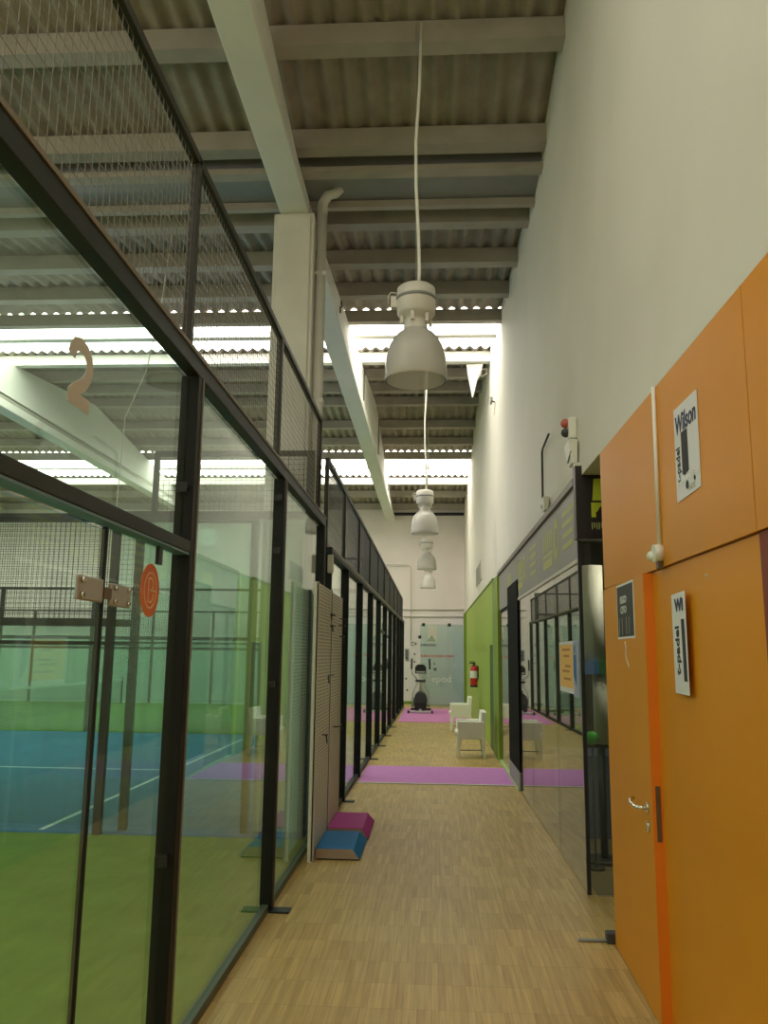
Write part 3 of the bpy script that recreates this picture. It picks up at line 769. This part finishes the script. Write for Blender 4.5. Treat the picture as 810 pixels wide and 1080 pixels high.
# ---- green wall beyond the shop
gw = B().box(1.075, 1.115, 14.6, 27.0, 0, 2.98).build('wall_green', 'green'); st(gw, 'green painted wall beyond the shop')
B().box(1.055, 1.12, 13.45, 13.62, 0, 2.93).build('pilaster', 'green', gw, bevel=.004)
B().box(1.05, 1.115, 13.62, 14.45, 0, 2.93).build('pilaster', 'green_dark', gw, bevel=.004)
B().box(1.066, 1.12, 14.45, 14.62, 0, 2.93).build('pilaster', 'green', gw, bevel=.004)
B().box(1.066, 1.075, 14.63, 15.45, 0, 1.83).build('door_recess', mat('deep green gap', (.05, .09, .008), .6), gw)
B().box(1.0, 1.10, 26.2, 26.5, 0, 2.95).build('pilaster', 'green_dark', gw, bevel=.004)
B().box(1.06, 1.10, 14.6, 27.0, 2.95, 2.99).build('cap', 'green_dark', gw)
# light switch strips and sockets on green wall
for i, (yy, zz) in enumerate(((17.2, 2.1), (18.2, 1.3), (16.8, 1.75))):
    pass
sw = B().box(1.06, 1.075, 19.1, 19.2, .3, .42).build('socket', 'green_dark', gw)

# mats
pm = B().box(-.96, 1.06, 11.02, 12.62, 0, .008).build('carpet_runner', 'purple'); tag(pm, 'purple carpet strip across the corridor floor in front of the white chairs', 'carpet')
tr = B().box(-.97, 1.07, 10.96, 11.02, 0, .010).build('trim_strip', 'trim_light'); tag(tr, 'thin pale edging along the near side of the purple carpet strip', 'trim')
tag(B().box(-.84, .95, 20.7, 25.8, 0, .008).build('carpet_runner', mat('pink carpet', (.62, .24, .50), .95, spec=.1, var=.05, vscale=8)), 'purple pink carpet under the elliptical trainer at the corridor end', 'carpet')

# ================================================================== foam steps and pegboards
def step(x0, x1, y0, y1, h, m, label):
    t = thing('foam_step', label, 'exercise step', ((x0+x1)/2, (y0+y1)/2, 0), 'foam steps by the perforated boards')
    e = .045
    b = B(); top = [(x0+.0, y0+.03), (x1-.06, y0+.03), (x1-.07, y1-.01), (x0, y1-.01)]; bot = [(x0, y0), (x1, y0), (x1, y1), (x0, y1)]
    b.hexa([(p[0], p[1], .015) for p in bot], [(p[0], p[1], h) for p in top]); b.build('cover', m, t, bevel=.006)
    f = B(); f.hexa([(x0+.004, y0-.006, .012), (x1-.01, y0-.006, .012), (x1-.01, y0, .012), (x0+.004, y0, .012)], [(x0+.004, y0+.020, h-.006), (x1-.068, y0+.020, h-.006), (x1-.068, y0+.032, h-.006), (x0+.004, y0+.032, h-.006)])
    f.build('front_edge', 'cork', t)
    B().box(x0+.01, x1-.01, y0+.01, y1-.01, 0, .015).build('base', 'black', t)
    return t
step(-.945, -.575, 6.97, 7.68, .085, 'blue_foam', 'blue foam step, front one on the floor by the perforated boards')
step(-.945, -.565, 7.72, 8.50, .095, 'magenta_foam', 'magenta foam step behind the blue one by the perforated boards')

def board(y0, y1, x0, z1, label, hooks, x1=None):
    x1 = x0 if x1 is None else x1
    t = thing('perforated_board', label, 'display board', (x0, (y0+y1)/2, 0), 'perforated boards against the court wall')
    def H(y): return x0+(x1-x0)*(y-y0)/(y1-y0)
    b = B(); b.hexa([(H(y0)-.012, y0, .01), (H(y0), y0, .01), (H(y1), y1, .01), (H(y1)-.012, y1, .01)], [(H(y0)-.012, y0, z1), (H(y0), y0, z1), (H(y1), y1, z1), (H(y1)-.012, y1, z1)])
    b.build('panel', 'pegboard', t)
    for yy in (y0, y1-.02):
        B().box(H(yy)-.04, H(yy)+.004, yy, yy+.02, 0, z1+.01).build('frame_edge', 'trim_light' if yy == y0 else 'charcoal', t, bevel=.003)
    for (yy, z, l) in hooks:
        k = B(); k.tube([(H(yy), yy, z), (H(yy)+.05, yy, z), (H(yy)+.05, yy-l, z), (H(yy)+.06, yy-l-.01, z-.06)], .006, 6)
        k.build('hook', 'black', t)
    return t
board(6.86, 7.80, -.955, 2.235, 'near perforated beige board with black hooks leaning by the foam steps', [(7.7, 2.0, .35), (7.7, 1.9, .25), (7.65, 1.45, .4), (7.3, .95, .1)])
board(7.83, 8.75, -.955, 2.225, 'far perforated beige board right behind the near board', [(8.5, 2.0, -.1), (8.4, 1.93, -.2), (8.5, 1.82, .1), (8.1, .95, -.3)])

# ================================================================== lamps
def lamp(y, label, proto=None):
    x = -.13; zb = 3.745
    t = thing('pendant_lamp', label, 'lamp', (x, y, zb), 'bell lamps in a row over the corridor')
    def P(r, z): return (r, z)
    # bell
    prof = [(.236, 0), (.243, .012), (.241, .06), (.238, .12), (.232, .18), (.222, .235), (.205, .285), (.178, .335), (.142, .375), (.112, .40), (.100, .412)]
    inner = [(r-.006, z) for r, z in prof[::-1]]
    B().lathe(prof+inner, (x, y, zb), 96, .004, 1).build('bell_shade', 'acrylic', t)
    B().lathe([(.001, .12), (.045, .125), (.055, .16), (.052, .29), (.03, .35), (.03, .41)], (x, y, zb), 20).build('bulb', 'lamp_white', t)
    k = B(); k.lathe([(.098, .40), (.092, .43), (.088, .47), (.092, .51), (.135, .53), (.150, .55), (.154, .70), (.150, .755), (.125, .775), (.001, .78)], (x, y, zb), 40)
    g = k.build('gear_housing', 'lamp_white', t)
    B().lathe([(.153, .655), (.161, .66), (.161, .678), (.153, .683)], (x, y, zb), 40).build('clamp_ring', 'grey', g)
    k = B()
    for a in range(6):
        an = 2*PI*a/6+.3; k.box(x+.118*math.cos(an)-.013, x+.118*math.cos(an)+.013, y+.118*math.sin(an)-.013, y+.118*math.sin(an)+.013, zb+.46, zb+.55)
    k.build('latch', 'lamp_white', g)
    k = B(); k.box(x-.20, x-.148, y-.03, y+.03, zb+.60, zb+.69); k.tube([(x-.15, y-.035, zb+.71), (x-.2, y-.035, zb+.72), (x-.218, y-.035, zb+.69), (x-.218, y-.035, zb+.62)], .006, 6)
    k.build('side_box', 'lamp_white', g)
    return t
zl = 3.745
lamps = [6.1, 14.3, 20.5, 26.4]
labs = ['large bell lamp nearest the viewer, hanging on a long white cable', 'second bell lamp in the row, in front of the end wall', 'third bell lamp in the row, small above the corridor end',
        'last tiny bell lamp of the row, lowest in the picture by the end wall']
L0 = lamp(lamps[0], labs[0])
def cable(t, y, first):
    x = -.13; top = zroof(y)+.1
    pts = [(x+.02, y, 4.52), (x+.025, y, 4.7), (x+.015, y, 5.0), (x-.005, y, 5.4), (x-.008, y, 5.8), (x+.02, y, 6.3), (x+.03, y, top)]
    B().tube(pts, .013, 8).build('cable', 'white_plastic', t)
    B().bar((x, y, 4.52), (x-.01, y, top), .003, 6).build('suspension_wire', 'alu', t)
others = [copy_tree(L0, (-.13, yy, zl), lb) for yy, lb in zip(lamps[1:], labs[1:])]
for t, yy in zip([L0]+others, lamps): cable(t, yy, True)

# ================================================================== wall fittings on the upper right wall
al = thing('alarm_siren', 'white alarm sounder with red and dark lenses above the black box sign', 'alarm', (1.09, 6.25, 3.4))
B().box(1.05, XW, 6.16, 6.30, 3.30, 3.47).build('body', 'white_plastic', al, bevel=.012)
B().sphere((1.035, 6.24, 3.435), .037, 16).build('lens', 'red_lens', al); B().sphere((1.035, 6.24, 3.36), .036, 16).build('lens', 'charcoal', al)
bx = thing('control_box', 'cream sloping box on the white wall under the alarm sounder', 'box', (1.09, 6.2, 3.15))
B().hexa([(1.055, 6.12, 3.09), (1.10, 6.12, 3.09), (1.10, 6.28, 3.09), (1.055, 6.28, 3.09)], [(1.03, 6.08, 3.27), (1.10, 6.08, 3.27), (1.10, 6.32, 3.27), (1.03, 6.32, 3.27)]).build('body', 'white_plastic', bx, bevel=.008)
B().tube([(1.05, 6.10, 3.18), (1.04, 6.14, 3.14), (1.04, 6.2, 3.11)], .006, 6).build('bracket', 'grey', bx)
wl = B(); wl.tube([(1.07, 7.38, 3.66), (1.085, 7.92, 3.66), (1.09, 8.0, 3.64), (1.09, 8.02, 3.16)], .011, 8)
tag(wl.build('cable_arm', 'charcoal'), 'bent dark rod on the white wall left of the alarm sounder', 'cable')
sn = thing('wall_sensor', 'small cream sensor on the white wall at the foot of the bent dark rod', 'sensor', (1.08, 7.8, 3.05))
B().hexa([(1.06, 7.70, 3.01), (1.10, 7.70, 3.01), (1.10, 7.84, 3.01), (1.06, 7.84, 3.01)], [(1.04, 7.62, 3.13), (1.10, 7.62, 3.13), (1.10, 7.90, 3.13), (1.04, 7.90, 3.13)]).build('body', 'white_plastic', sn, bevel=.01)
B().bar((1.045, 7.76, 3.05), (1.035, 7.76, 3.05), .02, 12).build('lens', 'trim_light', sn)
vg = thing('vent_grille', 'grey vent grille high on the white wall above the green wall', 'vent', (1.09, 19.2, 3.3))
B().box(1.085, XW, 18.3, 20.4, 3.32, 3.75).build('frame', 'trim_light', vg)
k = B()
for i in range(8): k.box(1.08, 1.09, 18.4, 20.3, 3.35+i*.048, 3.375+i*.048)
k.build('louvre', 'grey', vg)
fd = thing('floodlight', 'tiny floodlight fixed high on the white wall beside skylight glow', 'floodlight', (1.08, 14.0, 6.0))
B().box(1.02, 1.06, 13.9, 14.08, 6.03, 6.12).build('head', 'grey', fd, bevel=.008); B().bar((1.06, 14.0, 6.08), (1.10, 14.0, 6.05), .012, 8).build('bracket', 'charcoal', fd)
B().tube([(1.09, 14.0, 6.05), (1.09, 14.05, 5.9), (1.085, 14.0, 5.82)], .005, 6).build('cable', 'trim_light', fd)
# torn plastic dangling from the skylight
hs = B(); pts = [(.66, 15.25, 7.21), (.98, 15.22, 7.21), (.95, 15.36, 7.05), (.86, 15.32, 6.9), (.80, 15.34, 6.62), (.77, 15.3, 6.55), (.73, 15.36, 6.8), (.69, 15.32, 7.0)]
hs.add([(p[0], p[1]-.012, p[2]) for p in pts]+[(p[0], p[1]+.012, p[2]) for p in pts], [list(range(8)), list(range(15, 7, -1))]+[(i, (i+1) % 8, 8+(i+1) % 8, 8+i) for i in range(8)])
hsx = hs.build('plastic_scrap', mat('thin white plastic', (.8, .78, .7), .5)); tag(hsx, 'torn white plastic scrap dangling from the roof by the nearer skylight', 'plastic')
B().tube([(.82, 15.33, 7.15), (.95, 15.34, 7.0), (1.06, 15.33, 7.05), (1.04, 15.33, 7.15), (.92, 15.33, 7.12)], .008, 6).build('strand', 'trim_light', hsx)

# ================================================================== extinguisher
ex = thing('fire_extinguisher', 'red fire extinguisher with white label hanging on the green wall', 'fire extinguisher', (1.0, 19.4, .9))
ex_x, ex_y = .965, 19.4
B().lathe([(.001, 0), (.07, .003), (.085, .02), (.085, .40), (.07, .45), (.035, .475), (.03, .49), (.001, .492)], (ex_x, ex_y, .92), 24).build('cylinder', 'red', ex)
plab(B().lathe([(.0858, .20), (.0865, .205), (.0865, .36), (.0858, .365)], (ex_x, ex_y, .92), 24).build('label', 'paper', ex), 'white label on the red cylinder')
B().lathe([(.001, 0.0), (.088, 0.0), (.088, .045), (.084, .05)], (ex_x, ex_y, .915), 24).build('foot_ring', 'black', ex)
k = B(); k.bar((ex_x, ex_y, 1.41), (ex_x, ex_y, 1.45), .025, 12); k.box(ex_x-.10, ex_x+.04, ex_y-.015, ex_y+.015, 1.45, 1.475); k.box(ex_x-.09, ex_x+.02, ex_y-.012, ex_y+.012, 1.485, 1.50)
k.build('valve', 'black', ex)
B().tube([(ex_x+.02, ex_y-.03, 1.43), (ex_x+.09, ex_y-.06, 1.38), (ex_x+.095, ex_y-.06, 1.15), (ex_x+.07, ex_y-.07, 1.05)], .012, 8).build('hose', 'black', ex)
B().box(ex_x+.07, 1.075, ex_y-.02, ex_y+.02, 1.25, 1.38).build('bracket', 'red', ex)

# ================================================================== white armchairs
def armchair(cx, cy, label):
    t = thing('armchair', label, 'chair', (cx, cy, 0), 'white plastic armchairs along the green wall')
    x0, x1 = cx-.215, cx+.22; y0, y1 = cy-.30, cy+.30
    # four legs, tapering to the floor
    for (lx, sx) in ((x0+.03, 1), (x1-.03, -1)):
        for (ly, sy) in ((y0+.03, 1), (y1-.03, -1)):
            tx, ty = lx+sx*.0, ly
            ox = lx-sx*.025
            B().hexa([(ox-.018, ly-.018, 0), (ox+.018, ly-.018, 0), (ox+.018, ly+.018, 0), (ox-.018, ly+.018, 0)],
                     [(lx-.035, ly-.028, .34), (lx+.035, ly-.028, .34), (lx+.035, ly+.028, .34), (lx-.035, ly+.028, .34)]).build('leg', 'chair_white', t, bevel=.006)
    B().box(x0-.04, x1-.04, y0+.055, y1-.055, .36, .42).build('seat', 'chair_white', t, bevel=.015)
    for s in (0, 1):
        ya = y0 if s == 0 else y1-.055
        B().hexa([(x0, ya, .30), (x1, ya, .30), (x1, ya+.055, .30), (x0, ya+.055, .30)], [(x0-.012, ya, .585), (x1+.01, ya, .585), (x1+.01, ya+.055, .585), (x0-.012, ya+.055, .585)]).build('arm', 'chair_white', t, bevel=.012)
    B().hexa([(x1-.085, y0+.0, .40), (x1-.02, y0+.0, .40), (x1-.02, y1, .40), (x1-.085, y1, .40)], [(x1-.055, y0+.02, .74), (x1+.03, y0+.02, .74), (x1+.03, y1-.02, .74), (x1-.055, y1-.02, .74)]).build('backrest', 'chair_white', t, bevel=.015)
    B().box(x0+.0, x1, y0+.05, y0+.08, .12, .135).build('stretcher', 'grey', t)
    return t
armchair(.635, 14.0, 'white plastic armchair nearest the purple carpet strip, by the green wall')
armchair(.63, 18.6, 'white plastic armchair farther back, below the fire extinguisher')

# ================================================================== elliptical trainer
el = thing('elliptical_trainer', 'elliptical trainer with black handles on the pink carpet at the corridor end', 'exercise machine', (-.33, 24.2, 0))
ex0, ey0 = -.33, 24.2
B().box(ex0-.34, ex0+.34, ey0-.55, ey0-.45, .02, .075).build('front_foot', 'silver', el, bevel=.01)
k = B()
for s in (-1, 1): k.box(ex0+s*.31, ex0+s*.36, ey0-.57, ey0-.43, 0.008, .085)
k.build('foot_cap', 'black', el)
B().box(ex0-.30, ex0+.30, ey0+.75, ey0+.85, .008, .075).build('rear_foot', 'charcoal', el, bevel=.01)
B().box(ex0-.04, ex0+.04, ey0-.5, ey0+.8, .06, .12).build('spine', 'silver', el)
k = B(); poly = [(-.15, .06), (.15, .06), (.18, .20), (.20, .38), (.15, .52), (.06, .60), (-.06, .60), (-.15, .52), (-.20, .38), (-.18, .20)]
k.prism([(ex0+p[0], p[1]) for p in poly], 'y', ey0-.36, ey0+.20); k.build('drive_housing', 'charcoal', el, bevel=.03)
B().prism([(ex0-.16, .09), (ex0+.16, .09), (ex0+.17, .30), (ex0-.17, .30)], 'y', ey0-.38, ey0-.355).build('housing_cover', 'black', el, bevel=.01)
B().bar((ex0, ey0-.05, .55), (ex0, ey0-.10, 1.24), .045, 14).build('mast', 'lamp_white', el)
k = B(); k.prism([(ex0-.16, 1.10), (ex0+.16, 1.10), (ex0+.16, 1.28), (ex0+.09, 1.36), (ex0-.09, 1.36), (ex0-.16, 1.28)], 'y', ey0-.16, ey0-.08); k.build('console', 'black', el, bevel=.01)
B().box(ex0-.13, ex0+.13, ey0-.165, ey0-.158, 1.125, 1.165).build('console_tray', 'silver', el)
B().box(ex0-.15, ex0+.15, ey0-.16, ey0-.05, .86, .92).build('pulse_grip', 'charcoal', el, bevel=.01)
for s in (-1, 1):
    k = B(); k.tube([(ex0+s*.06, ey0-.07, .88), (ex0+s*.15, ey0-.1, 1.0), (ex0+s*.245, ey0-.12, 1.08), (ex0+s*.262, ey0-.13, 1.18), (ex0+s*.262, ey0-.13, 1.25)], .018, 8); k.build('moving_arm', 'silver', el)
    B().tube([(ex0+s*.262, ey0-.13, 1.22), (ex0+s*.258, ey0-.15, 1.40), (ex0+s*.250, ey0-.17, 1.52)], .026, 8).build('hand_grip', 'black', el)
    B().tube([(ex0+s*.07, ey0-.05, .86), (ex0+s*.17, ey0, .68), (ex0+s*.235, ey0, .52), (ex0+s*.24, ey0, .15)], .016, 8).build('link_bar', 'silver', el)
    B().box(ex0+s*.20-.06, ex0+s*.20+.06, ey0-.05, ey0+.45, .16, .20).build('pedal', 'charcoal', el, bevel=.008)
    B().bar((ex0+s*.20, ey0-.3, .18), (ex0+s*.20, ey0+.75, .14), .02, 8).build('pedal_rail', 'silver', el)

# ================================================================== end partition and wall details
ep = thing('glass_partition', 'frosted glass partition with stickers in front of the end wall', 'partition', (.3, 27.0, 0))
B().box(-.38, 1.0, 27.0, 27.012, .01, 2.60).build('glass_panel', 'end_glass', ep)
B().box(-.38, 1.0, 26.995, 27.017, 2.60, 2.62).build('top_edge', 'trim_light', ep)
for (x, z) in ((-.28, 2.60), (.56, 2.60), (-.40, 2.20)):
    k = B(); k.box(x-.05, x+.05, 26.97, 27.03, z-.05, z+.05); k.bar((x, 26.95, z), (x, 26.97, z), .02, 8); k.build('clamp', 'black', ep)
text('lettering', 'epod', .30, frame((.30, 26.992, .86), (1, 0, 0), (0, 0, 1)), 'paper', ep, sx=1.05)
random.seed(5)
k = B(); x = -.36
while x < .72:
    w = random.choice((.03, .04, .05)); k.box(x, x+w, 26.994, 26.999, 1.56, 1.63); x += w+random.choice((.02, .03, .05))
k.build('red_slogan', mat('red vinyl', (.55, .10, .08), .6), ep)
k = B(); x = -.38
while x < .12:
    w = random.choice((.02, .03, .04)); k.box(x, x+w, 26.994, 26.999, 1.93, 1.98); x += w+.015
k.box(-.38, .14, 26.994, 26.998, 1.91, 1.92); k.build('black_slogan', 'charcoal', ep)
B().box(-.15, .15, 26.996, 26.999, 2.04, 2.56).build('sticker', 'trim_light', ep)
k = B(); k.hexa([(-.18, 26.992, 2.06), (.12, 26.992, 2.06), (.12, 26.995, 2.06), (-.18, 26.995, 2.06)], [(-.02, 26.992, 2.26), (0, 26.992, 2.26), (0, 26.995, 2.26), (-.02, 26.995, 2.26)])
k.build('emblem', mat('grey green vinyl', (.30, .38, .30), .7), ep)

ws = thing('wall_lettering', 'small dark logos and marks printed on the end wall left of the partition', 'lettering', (-.6, YE, 1.9))
k = B(); k.box(-.72, -.70, YE-.006, YE-.002, 1.93, 2.05); k.box(-.70, -.60, YE-.006, YE-.002, 2.03, 2.05); k.box(-.70, -.60, YE-.006, YE-.002, 1.93, 1.95); k.box(-.58, -.53, YE-.006, YE-.002, 1.96, 2.03)
k.build('emblem', 'charcoal', ws)
k = B()
for (x, z) in ((-.62, 1.62), (-.62, 1.36), (-.90, .80), (-.86, .42), (.05, 1.30), (.08, 1.10)): k.box(x, x+.05, YE-.006, YE-.002, z, z+.06)
k.box(.05, .16, YE-.006, YE-.002, 1.12, 1.20); k.build('mark', 'charcoal', ws)
cbx = thing('wall_phone', 'small grey intercom box on the end wall beside the dark court wall', 'intercom', (-.86, YE-.03, 1.5))
B().box(-.92, -.80, YE-.05, YE, 1.45, 1.82).build('body', 'grey', cbx, bevel=.01)
k = B()
for i in range(3): k.bar((-.86, YE-.05, 1.53+i*.1), (-.86, YE-.06, 1.53+i*.1), .03, 10)
k.build('button', 'charcoal', cbx)
tag(B().bar((-1.0, YE-.03, 3.16), (1.08, YE-.03, 3.16), .025, 10).build('pipe_run', 'trim_light'), 'upper horizontal pipe crossing the end wall above the partition', 'pipe')
tag(B().bar((-1.0, YE-.03, 2.92), (1.08, YE-.03, 2.92), .02, 10).build('pipe_run', 'trim_light'), 'lower horizontal pipe crossing the end wall above the partition', 'pipe')
tag(B().tube([(-1.6, YE-.09, 4.68), (-.85, YE-.09, 4.68), (-.76, YE-.09, 4.64), (-.72, YE-.09, 4.55), (-.72, YE-.09, 2.1)], .018, 8).build('conduit', 'trim_light'), 'bent conduit dropping down the end wall left of the lamps', 'conduit')
tag(B().box(-1.6, 1.1, YE-.05, YE, 6.42, 6.52).build('wall_rail', 'black'), 'dark rail along the top of the end wall under the roof', 'rail')

# ================================================================== light
w = bpy.data.worlds.new('World'); sc.world = w; w.use_nodes = True
nt = w.node_tree; bg = nt.nodes['Background']
sky = nt.nodes.new('ShaderNodeTexSky'); sky.sky_type = 'PREETHAM'
nt.links.new(sky.outputs[0], bg.inputs['Color']); bg.inputs['Strength'].default_value = .6

def bulb(y, x=-.13, z=3.80, power=35, col=(1, .86, .66), r=.05):
    l = bpy.data.lights.new('unseen_light', 'POINT'); l.energy = power; l.color = col; l.shadow_soft_size = r
    o = bpy.data.objects.new('unseen_light', l); COL.objects.link(o); o.location = (x, y, z)
# warm lamps behind the viewer, then a light added to brighten the shop column
bulb(-.6, power=26, z=4.4, r=.2); bulb(-6.5, power=60, z=4.4, r=.2); bulb(6.75, 1.95, 2.6, 60, (1, .93, .82), .1)
for (x, yy) in ((-6, 2.5), (-14, 2.5), (-6, 12.3), (-14, 12.3), (-6, 21.5), (-14, 21.5)): bulb(yy, x, 4.7, 130, (1, .97, .92), .25)  # unseen lights added over the courts to brighten hall and beams

# ================================================================== camera
f, yaw, pitch, roll = 862.67, .059828, .171611, .0116165
cy_, sy_, cp_, sp_, cr, sr = math.cos(yaw), math.sin(yaw), math.cos(pitch), math.sin(pitch), math.cos(roll), math.sin(roll)
fw = Vector((-sy_*cp_, cy_*cp_, sp_)); rt = Vector((cy_, sy_, 0)); up = rt.cross(fw)
r2 = rt*cr+up*sr; u2 = up*cr-rt*sr
cam = bpy.data.cameras.new('camera'); co = bpy.data.objects.new('camera', cam); COL.objects.link(co)
mw = Matrix((r2, u2, -fw)).transposed().to_4x4(); mw.translation = Vector((0, 0, 1.65)); co.matrix_world = mw
cam.sensor_width = 36; cam.sensor_fit = 'AUTO'; cam.lens = f/1080*36; cam.clip_start = .05; cam.clip_end = 200
sc.camera = co

vs_ = sc.view_settings; vs_.view_transform = 'Standard'; vs_.look = 'None'; vs_.gamma = 1; vs_.use_curve_mapping = False; vs_.exposure = -.32
sc.cycles.use_denoising = True
sc.cycles.max_bounces = 14; sc.cycles.transparent_max_bounces = 40; sc.cycles.diffuse_bounces = 5; sc.cycles.glossy_bounces = 6
sc.cycles.caustics_reflective = False; sc.cycles.caustics_refractive = False; sc.cycles.sample_clamp_indirect = 4
